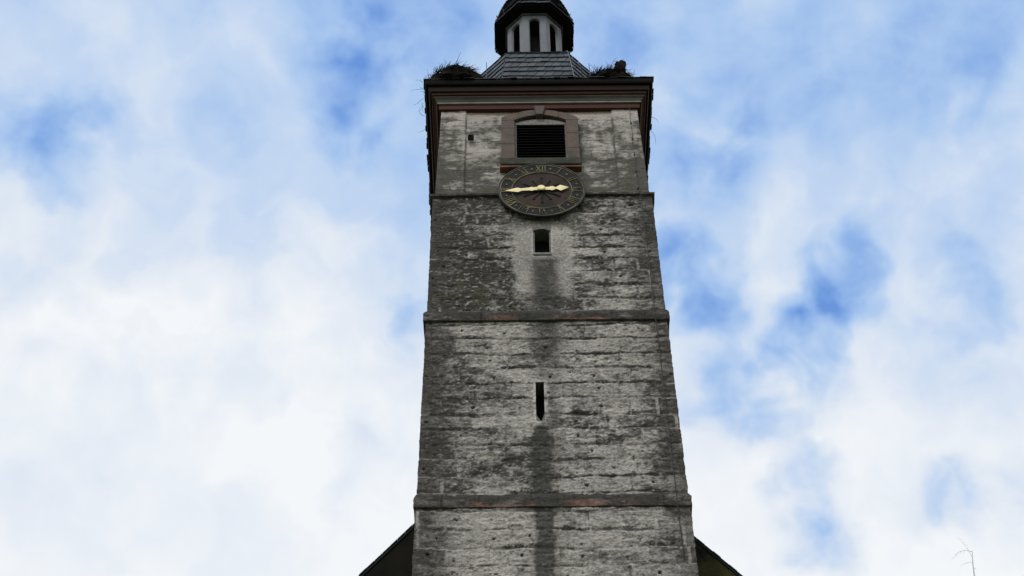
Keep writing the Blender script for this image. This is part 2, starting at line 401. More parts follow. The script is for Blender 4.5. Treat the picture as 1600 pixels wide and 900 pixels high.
course(36.33, 36.82, .085, [(-1.5, -.9, .45), (.2, 1.6, .95)])
course(42.24, 42.39, .085, [(-3, -1.6, .15)])

# openings
M_dark = mat_basic('dark_interior', (.012, .012, .013), .9, .2, 5)
M_reveal = mat_basic('reveal_stone', (.20, .19, .175), .9, .22, 5, (.09, .085, .075), bump=.4)
def reveal(name, h, depth, arch=0.0, parent=tower):
    x0, x1, z0, z1 = h; y0, y1 = .03, depth
    bm = bmesh.new(); t = .12
    box(bm, x0-t, x0-.002, y0, y1, z0-t, z1+t); box(bm, x1+.002, x1+t, y0, y1, z0-t, z1+t)
    box(bm, x0-.002, x1+.002, y0+.002, y1, z0-t, z0-.002)
    if arch:
        n = 8; pts = [(x0-.002, z1+t)] + [(x0-.002+(x1-x0+.004)*k/n, z1-arch+arch*math.sin(math.pi*k/n)) for k in range(n+1)] + [(x1+.002, z1+t)]
        prism(bm, pts[::-1], y0-.025, y1)
    else: box(bm, x0-.002, x1+.002, y0+.002, y1, z1+.002, z1+t)
    o = bobj(name, bm, M_reveal, parent)
    bm = bmesh.new(); box(bm, x0-.1, x1+.1, y1+.003, y1+.05, z0-.1, z1+.1)
    bobj('black_back_sheet', bm, M_dark, o)  # black colour stands in for the shade of the hollow interior
    return o
wo = reveal('small_window', W2, .50, .10)
bm = bmesh.new(); box(bm, W2[0]-.01, W2[1]+.01, -.018, .03, W2[2]-.11, W2[2]-.004)
bobj('sill', bm, mat_basic('lime_sill', (.29, .275, .26), .9, .2, 7, (.13, .125, .115)), wo, bevel=.012)
bm = bmesh.new()
box(bm, W2[0]+.002, W2[0]+.045, .05, .11, W2[2], W2[3]-.11); box(bm, W2[1]-.045, W2[1]-.002, .05, .11, W2[2], W2[3]-.11)
bobj('frame', bm, mat_basic('grey_frame', (.22, .215, .20), .85, .2, 8), wo)
so_ = reveal('slit_window', SLIT, .55)
bm = bmesh.new()
prism(bm, [(SLIT[0], SLIT[2]), (SLIT[0]+.115, SLIT[2]), (SLIT[0], SLIT[2]+.22)], .0, .3)
prism(bm, [(SLIT[1], SLIT[2]), (SLIT[1], SLIT[2]+.30), (SLIT[1]-.08, SLIT[2])], .0, .3)
bobj('foot_stone', bm, M_reveal, so_)

# belfry storey
BW = (-.80, 1.0, 44.18, 46.62); PXL, PXR = -2.37, 2.48
def belf_hw(z): return 3.345 - .06*sst(42.4, 47.3, np.array(z)).item()
def bdisp(F, U, Z):
    Uo = U + F*17.3
    a, dn = blocks(F, U, Z)[1:3]
    pan = np.where(F == 0, (U+XC > PXL) & (U+XC < PXR), (np.abs(U) < 2.42))
    d = np.where(pan, -.075, 0.0) + (fbm(Uo*1.3, Z*4, 81, 4)-.5)*.035 + (fbm(Uo*7, Z*12, 82, 3)-.5)*.018
    d = d - .018*(1-sst(0, .05, a))
    near = (F == 0) & (U+XC > BW[0]-.05) & (U+XC < BW[1]+.05) & (Z > BW[2]-.05) & (Z < BW[3]+.05)
    return np.where(near, -.075, d)
def bcol(F, U, Z):
    Uo, up, dn, dj, bid, bx, k = blocks(F, U, Z)
    big = fbm(Uo*.7, Z*.8, 83, 4); streak = fbm(Uo*1.7, Z*5, 84, 5, .62); fine = fbm(Uo*8, Z*14, 85, 4, .65)
    low = 1-sst(42.4, 46.3, Z)
    L = .33 + .52*low + 1.0*(big-.5) + 1.3*(streak-.5) + 1.2*(fine-.5) + .8*(fbm(Uo*2.4, Z*3.4, 91, 4, .6)-.5) + .25*(rnd(bid, 11)-.5) - .40*sst(46.3, 47.1, Z)
    L = L + .9*(fbm(Uo*5, Z*.7, 93, 4)-.5)*sst(43, 46, Z) + .22*sst(.5, .64, fbm(Uo*1.4, Z*1.6, 94, 4))
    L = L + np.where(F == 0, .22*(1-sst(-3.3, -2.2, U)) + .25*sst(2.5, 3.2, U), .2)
    L = L + .40*(1-sst(.0, .10, up))*sst(.42, .66, fbm(Uo, Z, 86, 3)) + .3*(1-sst(0, .03, dj))*sst(.5, .7, rnd(bid, 12))
    c = CREAM*(.72+.36*fbm(Uo*1.1, Z*2, 87, 4)[..., None])
    c = mixc(c, np.array([.26, .24, .215])*(.7+.6*fine[..., None]), sst(.12, .45, L))
    c = mixc(c, np.array([.085, .079, .069])*(.6+.8*fine[..., None]), sst(.42, .85, L))
    ms = low*sst(.46, .62, fbm(Uo*.9, Z*1.1, 88, 4))*np.where(F == 0, .35+.5*(1-sst(-2.5, -.5, U)), .5)
    c = mixc(c, MOSS*1.5, ms*.45)
    pk = sst(46.95, 47.25, Z)*.6*(np.abs(U) < 2.4)                      # pinkish wash under the cornice
    c = mixc(c, np.array([.50, .36, .30]), pk)
    for e in (PXL, PXR):
        c = mixc(c, np.array([.06, .055, .05]), (F == 0)*.75*(1-sst(.008, .035, np.abs(U+XC-e)))*sst(.3, .5, fbm(Z*2, Z*0, 90, 3)))
    return c
xb = steps(XC-3.345, XC+3.345, .03, (BW[0], BW[1])); 
rows = [(z, 0) for z in steps(42.36, 47.34, .03, (BW[2], BW[3]))]
grid_ring('belfry_wall', M_plaster, rows, belf_hw, xb, .12, bdisp, bcol, [BW], tower)

M_red = mat_basic('red_sandstone', (.160, .115, .102), .9, .16, 2.2, (.088, .082, .071), bump=.35)
M_sill = mat_basic('mossy_sill', (.075, .078, .062), .95, .2, 5, (.04, .04, .033), bump=.5)
M_louv = mat_basic('black_louvre', (.004, .0036, .0036), .85, .2, 8)
M_cheek = mat_basic('weathered_board', (.27, .255, .24), .85, .2, 9, (.13, .12, .11))
bm = bmesh.new(); n = 10
yf, yb = -.01, .32
def arcz(x, x0, x1, zs_, rise): t = (x-x0)/(x1-x0)*2-1; return zs_ + rise*(1-t*t)
ox0, ox1, ix0, ix1 = -1.20, 1.325, -.765, .935
for a, b in ((44.24, 45.1), (45.106, 46.0), (46.006, 46.46)):
    box(bm, ox0, ix0, yf, yb, a, b)
for a, b in ((44.24, 44.86), (44.866, 45.7), (45.706, 46.46)):
    box(bm, ix1, ox1, yf, yb, a, b)
segs = [ox0, -.45, .02, .10, .62, ox1]
for a, b in ((ox0, -.62), (-.616, -.06), (.20, .70), (.704, ox1)):
    top = [(x, arcz(x, ox0, ox1, 46.62, .44)) for x in np.linspace(a, b, 6)]
    lo = [(x, arcz(min(max(x, ix0), ix1), ix0, ix1, 46.465, .30)) for x in np.linspace(b, a, 6)]
    prism(bm, top + lo, yf, yb)
sur = bobj('belfry_window', bm, M_red, tower, bevel=.012)
bm = bmesh.new(); prism(bm, [(-.05, 46.68), (.17, 46.68), (.265, 47.19), (-.10, 47.19)], -.10, .3)
bobj('keystone', bm, M_red, sur, bevel=.015)
bm = bmesh.new(); box(bm, -1.24, 1.36, -.09, .3, 43.86, 44.235)
bobj('sill', bm, M_sill, sur, bevel=.03)
bm = bmesh.new(); box(bm, -1.25, -.55, -.05, .3, 43.76, 43.857); box(bm, -.54, 1.36, -.04, .3, 43.77, 43.857)
bobj('sill_moulding', bm, mat_basic('bare_red_stone', (.30, .13, .09), .9, .2, 1.5, (.05, .045, .04)), sur, bevel=.01)
lv = bmesh.new(); z = 44.3
while z < 46.25:
    prism_pts = [(.02, z), (.02, z+.025), (.26, z+.20), (.26, z+.175)]
    a = [lv.verts.new((-.70, y, q)) for y, q in prism_pts]; b = [lv.verts.new((.875, y, q)) for y, q in prism_pts]
    lv.faces.new(a); lv.faces.new(b[::-1])
    for i in range(4): lv.faces.new((a[i], b[i], b[(i+1) % 4], a[(i+1) % 4]))
    z += .155
lo = bobj('louvre', lv, M_louv, sur)
bm = bmesh.new(); box(bm, -.765, .935, .40, .45, 44.2, 46.85)
bobj('louvre_backing', bm, M_dark, sur)
bm = bmesh.new(); box(bm, -.763, -.702, .10, .30, 44.24, 46.3); bobj('side_board', bm, M_cheek, sur); bm = bmesh.new(); box(bm, .877, .933, .10, .30, 44.24, 46.3)
bobj('side_board', bm, M_cheek, sur)
bm = bmesh.new(); prism(bm, [(-.76, 46.33)] + [(.93, 46.33)] + [(x, arcz(x, ix0, ix1, 46.44, .20)) for x in np.linspace(.93, -.76, 9)], .09, .14)
bobj('arch_board', bm, M_cheek, sur)
# small iron wall box beside the left pilaster and cable on the right one
M_iron = mat_basic('dark_iron', (.02, .02, .02), .6, .2, 9)
bm = bmesh.new(); box(bm, -2.30, -2.10, -.06, .12, 45.47, 45.64); box(bm, -2.27, -2.13, -.10, -.06, 45.50, 45.61)
bobj('wall_box', bm, M_iron, tower, bevel=.008)
bm = bmesh.new(); pts = [(3.07+.012*math.sin(k*2.1), -.03, 47.3-k*.45) for k in range(11)] + [(3.1, -.12, 42.45), (3.12, -.16, 42.2), (3.13, -.06, 41.8)] + [(3.14+.004*k, -.05, 41.5-k*1.0) for k in range(15)]
tube(bm, pts, .011, 5)
for k in range(0, 11, 2): box(bm, 3.045, 3.10, -.04, .03, 47.1-k*.45, 47.13-k*.45)
bobj('lightning_conductor', bm, M_iron, tower)

# cornice
def ring_prof(name, prof, mat, parent, base=3.285, rough=0.0, step=.4, side=None):
    """closed profile (offset, z) swept round the square"""
    n = int(2*base/step)
    bm = bmesh.new(); rings = []
    per = []
    for (sx, sy, tx, ty) in ((-1,-1,1,0), (1,-1,0,1), (1,1,-1,0), (-1,1,0,-1)):
        for k in range(n): per.append((sx, sy, tx, ty, k/n))
    for (sx, sy, tx, ty, t) in per:
        ring = []
        for o, z in prof:
            h = base + o
            x = sx*h + tx*2*h*t; y = sy*h + ty*2*h*t
            ring.append(bm.verts.new((XC+x + (random.uniform(-1,1)*rough), YC+y + random.uniform(-1,1)*rough, z + random.uniform(-1,1)*rough)))
        rings.append(ring)
    m = len(prof)
    for i in range(len(rings)):
        a, b = rings[i], rings[(i+1) % len(rings)]
        for j in range(m): bm.faces.new((a[j], b[j], b[(j+1) % m], a[(j+1) % m]))
    o = bobj(name, bm, mat, parent)
    if side:                                          # faces along the flanks take the second, darker red material
        o.data.materials.append(side)
        for p in o.data.polygons:
            if abs(p.center.x+o.location.x) > base-.1 + 0*p.center.y and -p.center.y < abs(p.center.x) - .02: p.material_index = 1
    return o
M_cred = mat_basic('red_cornice_paint', (.095, .034, .026), .75, .25, 3, (.05, .024, .02), stretch=(.4, .4, 2))
M_cgrey = mat_basic('grey_cornice_paint', (.17, .158, .155), .75, .25, 2.5, (.09, .08, .078), stretch=(.4, .4, 2))
M_cbrown = mat_basic('brown_cornice_board', (.038, .021, .018), .8, .25, 2.5, (.02, .013, .012), stretch=(.3, .3, 2))
cor = ring_prof('cornice', [(-.1, 47.25), (.08, 47.25), (.08, 47.50), (-.1, 47.50)], M_cred, tower)
ring_prof('fillet', [(-.1, 47.503), (.14, 47.503), (.14, 47.575), (-.1, 47.575)], mat_basic('pale_fillet_paint', (.30, .285, .28), .75, .25, 2.5, (.17, .16, .155)), cor, side=M_cred)
ring_prof('moulding', [(-.1, 47.578), (.15, 47.578), (.165, 47.60), (.20, 47.66), (.27, 47.705), (.27, 47.72), (-.1, 47.72)], M_cgrey, cor, side=M_cred)
ring_prof('shadow_board', [(-.1, 47.723), (.26, 47.723), (.26, 47.775), (-.1, 47.775)], M_cred, cor)
ring_prof('moulding', [(-.1, 47.778), (.315, 47.778), (.335, 47.855), (-.1, 47.855)], mat_basic('pinkish_fillet', (.12, .065, .06), .75, .25, 2.5, (.07, .04, .036)), cor)
ring_prof('fascia', [(-.1, 47.858), (.40, 47.858), (.44, 48.0), (.44, 48.075), (-.1, 48.075)], M_cbrown, cor)
M_tile = mat_basic('dark_slate_edge', (.009, .008, .008), .9, .25, 7, (.004, .004, .004))
ring_prof('eave_board', [(-.1, 48.078), (.53, 48.078), (.56, 48.15), (.56, 48.30), (-.1, 48.30)], M_tile, cor)
# eaves slates: ragged row of separate tiles lapped over the board
M_slate = mat_vcol('slate', 30, .25, .55, .25, (1, 1, 1))
def slate_mesh(name, quads, parent, mat=M_slate, tone=(.085, .098, .105), var=.35):
    vs, fs, cs = [], [], []
    for q, t in quads:
        # q: 4 corners outer surface (bl, br, tr, tl), with t thickness normal
        a, b, c, d = q; nrm = (b-a).cross(d-a)
        if nrm.length < 1e-6: continue
        nrm.normalize(); i = len(vs)
        dn = nrm*t
        vs += [a, b, c, d, a-dn, b-dn, c-dn, d-dn]
        fs += [(i,i+1,i+2,i+3), (i,i+4,i+5,i+1), (i+1,i+5,i+6,i+2), (i+3,i+7,i+4,i), (i+2,i+6,i+7,i+3)]
        k = 1 + random.uniform(-var, var); m = random.random()
        cc = (tone[0]*k*(1+.12*m), tone[1]*k, tone[2]*k*(1+.06*m), 1)
        cs += [cc]*8
    me = bpy.data.meshes.new(name); me.from_pydata([tuple(v) for v in vs], [], fs); me.update()
    a = me.attributes.new('tint', 'FLOAT_COLOR', 'POINT'); a.data.foreach_set('color', np.array(cs, dtype=np.float32).reshape(-1))
    return link(name, me, mat, parent)
quads = []
HE = 3.285
rowsE = [(.61, 48.315), (.36, 48.42), (.10, 48.53), (-.16, 48.65), (-.45, 48.77)]
for (sx, sy, tx, ty) in ((-1,-1,1,0), (1,-1,0,1), (1,1,-1,0), (-1,1,0,-1)):
    for r in range(len(rowsE)-1):
        o0, z0 = rowsE[r]; o1, z1 = rowsE[r+1]; o1b, z1b = o1-.06, z1+.02
        h0, h1 = HE+o0, HE+o1b; wdt = .24; n = int(2*h0/wdt); sh = random.random()*.5
        for k in range(-1, n+1):
            a0 = max(0, min(1, (k+sh)/n)); a1 = max(0, min(1, (k+1+sh)/n - .004/h0))
            if a1-a0 < .006: continue
            jz = random.uniform(-.016, .018); jo = random.uniform(-.03, .03) if r == 0 else 0
            def P(h, t, z): return Vector((XC+sx*h+tx*2*h*t, YC+sy*h+ty*2*h*t, z))
            quads.append(((P(h0+jo, a0, z0+jz+.03), P(h0+jo, a1, z0+jz+.03), P(h1, a1, z1b+jz), P(h1, a0, z1b+jz)), .022))
slate_mesh('eave_slates', quads, tower, tone=(.035, .037, .036))
bm = bmesh.new(); base = []
for h, z in ((HE+.555, 48.301), (HE-.5, 48.74)):
    base.append([bm.verts.new((XC+sx*h, YC+sy*h, z)) for sx, sy in ((-1,-1),(1,-1),(1,1),(-1,1))])
for i in range(4): bm.faces.new((base[0][i], base[0][(i+1) % 4], base[1][(i+1) % 4], base[1][i]))
bm.faces.new(base[1])
bobj('roof_deck', bm, M_tile, tower)

# slated octagonal dome
def apoth(prof, z):
    for (a0, z0), (a1, z1) in zip(prof, prof[1:]):
        if z0 <= z <= z1: return a0 + (a1-a0)*(z-z0)/(z1-z0)
    return prof[-1][0]
def octa(a, face, t, z, lift=0.0):                              # point on an octagon's face; t in -1..1 along the side
    th = -math.pi/2 + face*math.pi/4
    nx, ny = math.cos(th), math.sin(th); s = a*math.tan(math.pi/8)
    return Vector((XC + nx*(a+lift) - ny*s*t, YC + ny*(a+lift) + nx*s*t, z))
def resample(prof, d):
    pts = [Vector(p) for p in prof]; out_ = [pts[0].copy()]; carry = 0
    for p, q in zip(pts, pts[1:]):
        l = (q-p).length; s = d-carry
        while s < l: out_.append(p + (q-p)*s/l); s += d
        carry = l-(s-d)
    return out_ + [pts[-1]]
def slate_dome(name, prof, d, wdt, parent, tone, skew=.55, var=.42):
    pr = resample(prof, d); quads = []
    for f in range(8):
        for r in range(len(pr)-1):
            (a0, z0), (a1, z1) = pr[r], pr[r+1]
            ex = .18; a1e, z1e = a1+(a1-a0)*ex, z1+(z1-z0)*ex
            side = 2*a0*math.tan(math.pi/8); n = max(1, int(round(side/wdt))); sh = random.random()
            for k in range(-2, n+1):
                t0 = -1 + 2*(k+sh)/n; t1 = t0 + 2*(1-.07)/n
                s_ = 2*skew/n
                c_ = lambda t: max(-1, min(1, t))
                q = [c_(t0), c_(t1), c_(t1+s_), c_(t0+s_)]
                if q[1]-q[0] < .01 and q[2]-q[3] < .01: continue
                li = .055 + random.uniform(-.006, .008)
                dz = random.uniform(-.03, .03)
                quads.append(((octa(a0, f, q[0], z0+dz, li), octa(a0, f, q[1], z0+dz*.4, li), octa(a1e, f, q[2], z1e, .006), octa(a1e, f, q[3], z1e, .006)), .02))
    o = slate_mesh(name, quads, parent, tone=tone, var=var)
    bm = bmesh.new(); rings = [[bm.verts.new(octa(a-.012, f, -1, z)) for f in range(8)] for a, z in prof]
    for r0, r1 in zip(rings, rings[1:]):
        for k in range(8): bm.faces.new((r0[k], r0[(k+1) % 8], r1[(k+1) % 8], r1[k]))
    bobj('boarding', bm, M_tile, o)
    return o
DOME = [(3.65, 48.45), (3.22, 48.85), (3.03, 49.45), (2.87, 50.5), (2.75, 51.3), (2.64, 51.95), (2.24, 52.5), (1.68, 53.05), (1.12, 53.42)]
dome = slate_dome('slate_dome', DOME, .40, .30, tower, (.058, .068, .075))
bm = bmesh.new()
for k in range(1):
    pts = [octa(apoth(DOME, z)+.05, 0, 1.0, z) for z in np.linspace(49.2, 53.2, 14)]
    tube(bm, pts, .014, 5)
bobj('conductor_cable', bm, mat_basic('zinc_cable', (.25, .26, .26), .5, .2, 6), dome)
M_rod = mat_basic('rod_metal', (.05, .05, .055), .5, .2, 6)
for x, zt in ((-1.72, 50.55), (1.87, 50.42)):
    bm = bmesh.new(); tube(bm, [(x, .3, 48.5), (x+.01, .3, 49.6), (x, .3, zt-.05), (x, .3, zt)], [.016, .014, .012, .004], 6)
    bmesh.ops.create_uvsphere(bm, u_segments=6, v_segments=4, radius=.02, matrix=Matrix.Translation((x, .3, zt-.25)))
    bobj('lightning_rod', bm, M_rod, tower)

# lantern
M_white = mat_basic('lantern_paint', (.215, .222, .245), .7, .28, 4, (.15, .155, .172), stretch=(1, 1, .35), bump=.1)
M_wood = mat_basic('dark_lantern_wood', (.022, .02, .02), .9, .2, 6)
lroot = None
AL = 1.05
def panel(f):
    bm = bmesh.new(); s = AL*math.tan(math.pi/8); ow = .225; z0, zs_, zt, z1 = 53.2, 56.88, 57.0, 57.205; zsill = 53.75
    def pt(x, z, dep): return octa(AL-dep, f, x/s if dep == 0 else x/s, z)
    n = 8
    arch = [(-ow+2*ow*k/n, zs_ + (zt-zs_)*(1-abs(2*k/n-1)**2.6)) for k in range(n+1)]
    polys = [[(-s, z0), (-ow, z0), (-ow, zsill), (-ow, zs_), (-ow, z1), (-s, z1)], [(ow, z0), (s, z0), (s, z1), (ow, z1), (ow, zs_), (ow, zsill)],
             [(-ow, z0), (ow, z0), (ow, zsill), (-ow, zsill)]]
    for a, b in zip(arch, arch[1:]): polys.append([a, b, (b[0], z1), (a[0], z1)])
    for p in polys:
        F = [bm.verts.new(pt(x, z, 0)) for x, z in p]; B = [bm.verts.new(pt(x*.9, z, .09)) for x, z in p]
        bm.faces.new(F); bm.faces.new(B[::-1])
        m = len(p)
        for i in range(m): bm.faces.new((F[i], B[i], B[(i+1) % m], F[(i+1) % m]))
    bmesh.ops.remove_doubles(bm, verts=bm.verts, dist=.0005)
    return bm
def octring(prof):
    bm = bmesh.new(); rings = [[bm.verts.new(octa(a, f, -1, z)) for f in range(8)] for a, z in prof]
    m = len(prof)
    for j in range(m):
        r0, r1 = rings[j], rings[(j+1) % m]
        for k in range(8): bm.faces.new((r0[k], r0[(k+1) % 8], r1[(k+1) % 8], r1[k]))
    return bm
lant = bobj('lantern', octring([(1.02, 57.208), (1.11, 57.208), (1.125, 57.27), (1.09, 57.29), (1.09, 57.34), (1.02, 57.34)]), mat_basic('lantern_frieze', (.12, .12, .13), .75, .2, 4), tower)
for f in range(8): bobj('arched_panel', panel(f), M_white, lant)
# bell frame post and ceiling inside
bm = bmesh.new(); top = [bm.verts.new(octa(.95, f, -1, 57.1)) for f in range(8)]; bm.faces.new(top)
top = [bm.verts.new(octa(.95, f, -1, 57.16)) for f in range(8)]; bm.faces.new(top[::-1])
bobj('ceiling', bm, M_wood, lant)
bm = bmesh.new(); fl = [bm.verts.new(octa(.97, f, -1, 53.4)) for f in range(8)]; bm.faces.new(fl)
bobj('floor_boards', bm, M_wood, lant)
bm = bmesh.new(); tube(bm, [(XC, YC, 53.4), (XC, YC, 57.05)], .34, 8)
bobj('central_post', bm, M_wood, lant)
bobj('base_flashing', octring([(1.10, 53.25), (1.16, 53.25), (1.12, 53.72), (1.055, 53.72)]), M_tile, lant)
bobj('soffit', octring([(1.00, 57.345), (1.43, 57.30), (1.465, 57.30), (1.49, 57.40), (1.00, 57.42)]), M_tile, lant)
CAP = [(1.51, 57.36), (1.50, 57.52), (1.40, 57.9), (1.29, 58.5), (1.12, 59.2), (.85, 59.9), (.48, 60.5), (.28, 61.1), (.16, 62.2), (.06, 64.2)]
cap = slate_dome('lantern_roof', CAP, .22, .2, tower, (.030, .032, .034))
bm = bmesh.new(); tube(bm, [(XC, YC, 64.0), (XC, YC, 65.6)], [.05, .02], 8); bmesh.ops.create_uvsphere(bm, u_segments=12, v_segments=8, radius=.2, matrix=Matrix.Translation((XC, YC, 64.6)))
bobj('finial', bm, mat_basic('gilt_ball', (.6, .42, .12), .4, .2, 4, metal=.8), cap)
for f, t in ((7, -.75), (7, -.2), (1, .55), (0, -.85)):
    bm = bmesh.new(); p = octa(1.51, f, t, 57.44); q = octa(1.61, f, t+.05, 57.60); tube(bm, [p, q, q+Vector((0,0,.07))], [.02, .025, .012], 5); bobj('roof_hook', bm, M_iron, cap)

# ------------------------------------------------------------------ clock
CX, CZ, CR = .055, 42.37, 1.375
clock = empty('tower_clock', (CX, -.1, CZ), 'round dark tower clock with gilt hands on the grey stone wall below the louvred window', 'clock')
M_dial = mat_basic('dial_black', (.024, .022, .0205), .7, .25, 3, (.018, .016, .015))
M_gilt = mat_basic('tarnished_gilt', (.24, .21, .105), .8, .13, 2.0, (.045, .041, .031), metal=.2)
M_gold = mat_basic('bright_gilt', (.88, .78, .43), .42, .2, 5, (.80, .68, .34), metal=.15, bump=.05)
M_brown = mat_basic('dial_centre', (.064, .042, .035), .9, .08, 1.5, (.032, .032, .030))
def torus(bm, r, t, y, seg=72, dep=None):
    dep = dep or t; rings = []
    for k in range(seg):
        a = 2*math.pi*k/seg; c, s = math.cos(a), math.sin(a); ring = []
        for j in range(6):
            b = 2*math.pi*j/6; rr = r + t*math.cos(b)
            ring.append(bm.verts.new((CX+rr*c, y+dep*math.sin(b), CZ+rr*s)))
        rings.append(ring)
    for k in range(seg):
        a, b = rings[k], rings[(k+1) % seg]
        for j in range(6): bm.faces.new((a[j], b[j], b[(j+1) % 6], a[(j+1) % 6]))
def annulus(bm, r0, r1, y0, y1, seg=72):
    P = [[bm.verts.new((CX+r*math.cos(2*math.pi*k/seg), y, CZ+r*math.sin(2*math.pi*k/seg))) for k in range(seg)] for r, y in ((r0, y0), (r1, y0), (r1, y1), (r0, y1))]
    for j in range(4):
        a, b = P[j], P[(j+1) % 4]
        for k in range(seg): bm.faces.new((a[k], a[(k+1) % seg], b[(k+1) % seg], b[k]))
def disc(bm, r, y0, y1, seg=64):
    a = [bm.verts.new((CX+r*math.cos(2*math.pi*k/seg), y0, CZ+r*math.sin(2*math.pi*k/seg))) for k in range(seg)]
    b = [bm.verts.new((v.co.x, y1, v.co.z)) for v in a]
    bm.faces.new(a); bm.faces.new(b[::-1])
    for k in range(seg): bm.faces.new((a[k], b[k], b[(k+1) % seg], a[(k+1) % seg]))
bm = bmesh.new(); annulus(bm, .94, 1.345, -.16, -.13); ch = bobj('chapter_ring', bm, M_dial, clock)
bm = bmesh.new(); disc(bm, .93, -.145, -.12); bobj('centre_disc', bm, M_brown, clock)
bm = bmesh.new(); torus(bm, 1.345, .032, -.155, dep=.05); bobj('rim', bm, M_iron, clock)
bm = bmesh.new(); annulus(bm, 1.285, 1.315, -.176, -.166); bobj('outer_line', bm, M_gilt, clock)
bm = bmesh.new(); annulus(bm, .925, .955, -.172, -.162); bobj('inner_line', bm, M_gilt, clock)
for k in range(8):
    bm = bmesh.new(); a = 2*math.pi*k/8 + .2; tube(bm, [(CX+1.2*math.cos(a), -.14, CZ+1.2*math.sin(a)), (CX+1.2*math.cos(a), .1, CZ+1.2*math.sin(a))], .02, 5); bobj('wall_bracket', bm, M_iron, clock)
def bar2(bm, x0, z0, x1, z1, w0, y0, y1, w1=None):
    w1 = w1 or w0; d = Vector((x1-x0, z1-z0)); n = Vector((-d.y, d.x)).normalized()
    prism(bm, [(x0+n.x*w0/2, z0+n.y*w0/2), (x0-n.x*w0/2, z0-n.y*w0/2), (x1-n.x*w1/2, z1-n.y*w1/2), (x1+n.x*w1/2, z1+n.y*w1/2)], y0, y1)
NUM = {1:'I',2:'II',3:'III',4:'IIII',5:'V',6:'VI',7:'VII',8:'VIII',9:'IX',10:'X',11:'XI',12:'XII'}
WID = {'I': .085, 'V': .17, 'X': .17}
for h in range(1, 13):
    bm = bmesh.new(); th = math.pi/2 - h*math.pi/6; er = Vector((math.cos(th), math.sin(th))); et = Vector((math.sin(th), -math.cos(th)))
    tot = sum(WID[c] for c in NUM[h]); x = -tot/2; r0, r1 = .985, 1.255
    def pp(tx, r): return (CX + et.x*tx + er.x*r, CZ + et.y*tx + er.y*r)
    for c in NUM[h]:
        wc = WID[c]; m = x + wc/2
        if c == 'I': S = [((m, r0), (m, r1), .030)]
        elif c == 'V': S = [((m, r0), (m-.062, r1), .034), ((m, r0), (m+.062, r1), .020)]
        else: S = [((m+.062, r0), (m-.062, r1), .034), ((m-.062, r0), (m+.062, r1), .020)]
        for i, (p, q, wd) in enumerate(S):
            p2, q2 = pp(*p), pp(*q); bar2(bm, *p2, *q2, wd*1.0, -.181-.002*i, -.163)
        x += wc
    a0 = pp(-tot/2, r1); a1 = pp(tot/2, r1); bar2(bm, *a0, *a1, .014, -.177, -.163)
    a0 = pp(-tot/2, r0); a1 = pp(tot/2, r0); bar2(bm, *a0, *a1, .014, -.177, -.163)
    bobj('numeral', bm, M_gilt, clock)
    bm = bmesh.new(); th2 = th - math.pi/12; c0 = (CX+1.13*math.cos(th2), CZ+1.13*math.sin(th2))
    prism(bm, [(c0[0]+.042*math.cos(a), c0[1]+.042*math.sin(a)) for a in (0, math.pi/2, math.pi, 1.5*math.pi)], -.178, -.163)
    bobj('half_hour_mark', bm, mat_basic('grey_mark', (.19, .185, .17), .7, .2, 6) if h == 1 else bpy.data.materials['grey_mark'], clock)
bm = bmesh.new()
for k in range(12):
    a = 2*math.pi*k/12 + math.pi/12*0; l = .60 if k % 2 else .50
    c, s = math.cos(a), math.sin(a); bar2(bm, CX+.08*c, CZ+.08*s, CX+l*c, CZ+l*s, .075, -.165-.001*k, -.147, .02)
    disc_c = (CX+(l+.03)*c, CZ+(l+.03)*s)
    prism(bm, [(disc_c[0]+.035*math.cos(t), disc_c[1]+.035*math.sin(t)) for t in np.linspace(0, 2*math.pi, 9)[:-1]], -.168-.001*k, -.147)
bobj('star_rays', bm, mat_basic('ray_black', (.018, .018, .018), .7, .2, 5), clock)
bm = bmesh.new(); tube(bm, [(CX-.02, -.10, CZ), (CX-.02, -.27, CZ)], .05, 10); bobj('spindle', bm, M_iron, clock)
HX, HZ = .037, 42.367
def hand(name, ang, prof, y, t):
    """prof: list of (distance, half width), flat blade with a raised spine"""
    c, s = math.cos(ang), math.sin(ang); bm = bmesh.new(); up_, dn_, mid, bk = [], [], [], []
    for l, hw in prof:
        x, z = HX + c*l, HZ + s*l
        up_.append(bm.verts.new((x-s*hw, y, z+c*hw))); dn_.append(bm.verts.new((x+s*hw, y, z-c*hw)))
        mid.append(bm.verts.new((x, y-t, z))); bk.append(bm.verts.new((x, y+.012, z)))
    for i in range(len(prof)-1):
        bm.faces.new((up_[i], mid[i], mid[i+1], up_[i+1])); bm.faces.new((mid[i], dn_[i], dn_[i+1], mid[i+1]))
        bm.faces.new((dn_[i], bk[i], bk[i+1], dn_[i+1])); bm.faces.new((bk[i], up_[i], up_[i+1], bk[i+1]))
    bmesh.ops.remove_doubles(bm, verts=bm.verts, dist=.0004)
    return bobj(name, bm, M_gold, clock)
hand('minute_hand', math.pi + math.atan2(.116, 1.127), [(-.12, .06), (-.05, .09), (.06, .10), (.12, .08), (.22, .07), (.27, .095), (.32, .095), (.37, .07), (.62, .06), (.74, .115), (1.15, .001)], -.235, .008)
hand('hour_hand', math.atan2(.06, .835), [(-.10, .05), (0, .07), (.12, .075), (.26, .075), (.30, .10), (.37, .10), (.43, .06), (.455, .04), (.48, .05), (.60, .15), (.86, .001)], -.215, .008)
bm = bmesh.new(); a = [bm.verts.new((HX+.13*math.cos(k*math.pi/8), -.262, HZ+.13*math.sin(k*math.pi/8))) for k in range(16)]; b = [bm.verts.new((HX+.10*math.cos(k*math.pi/8), -.285, HZ+.10*math.sin(k*math.pi/8))) for k in range(16)]
bm.faces.new(b)
for k in range(16): bm.faces.new((a[k], a[(k+1) % 16], b[(k+1) % 16], b[k]))
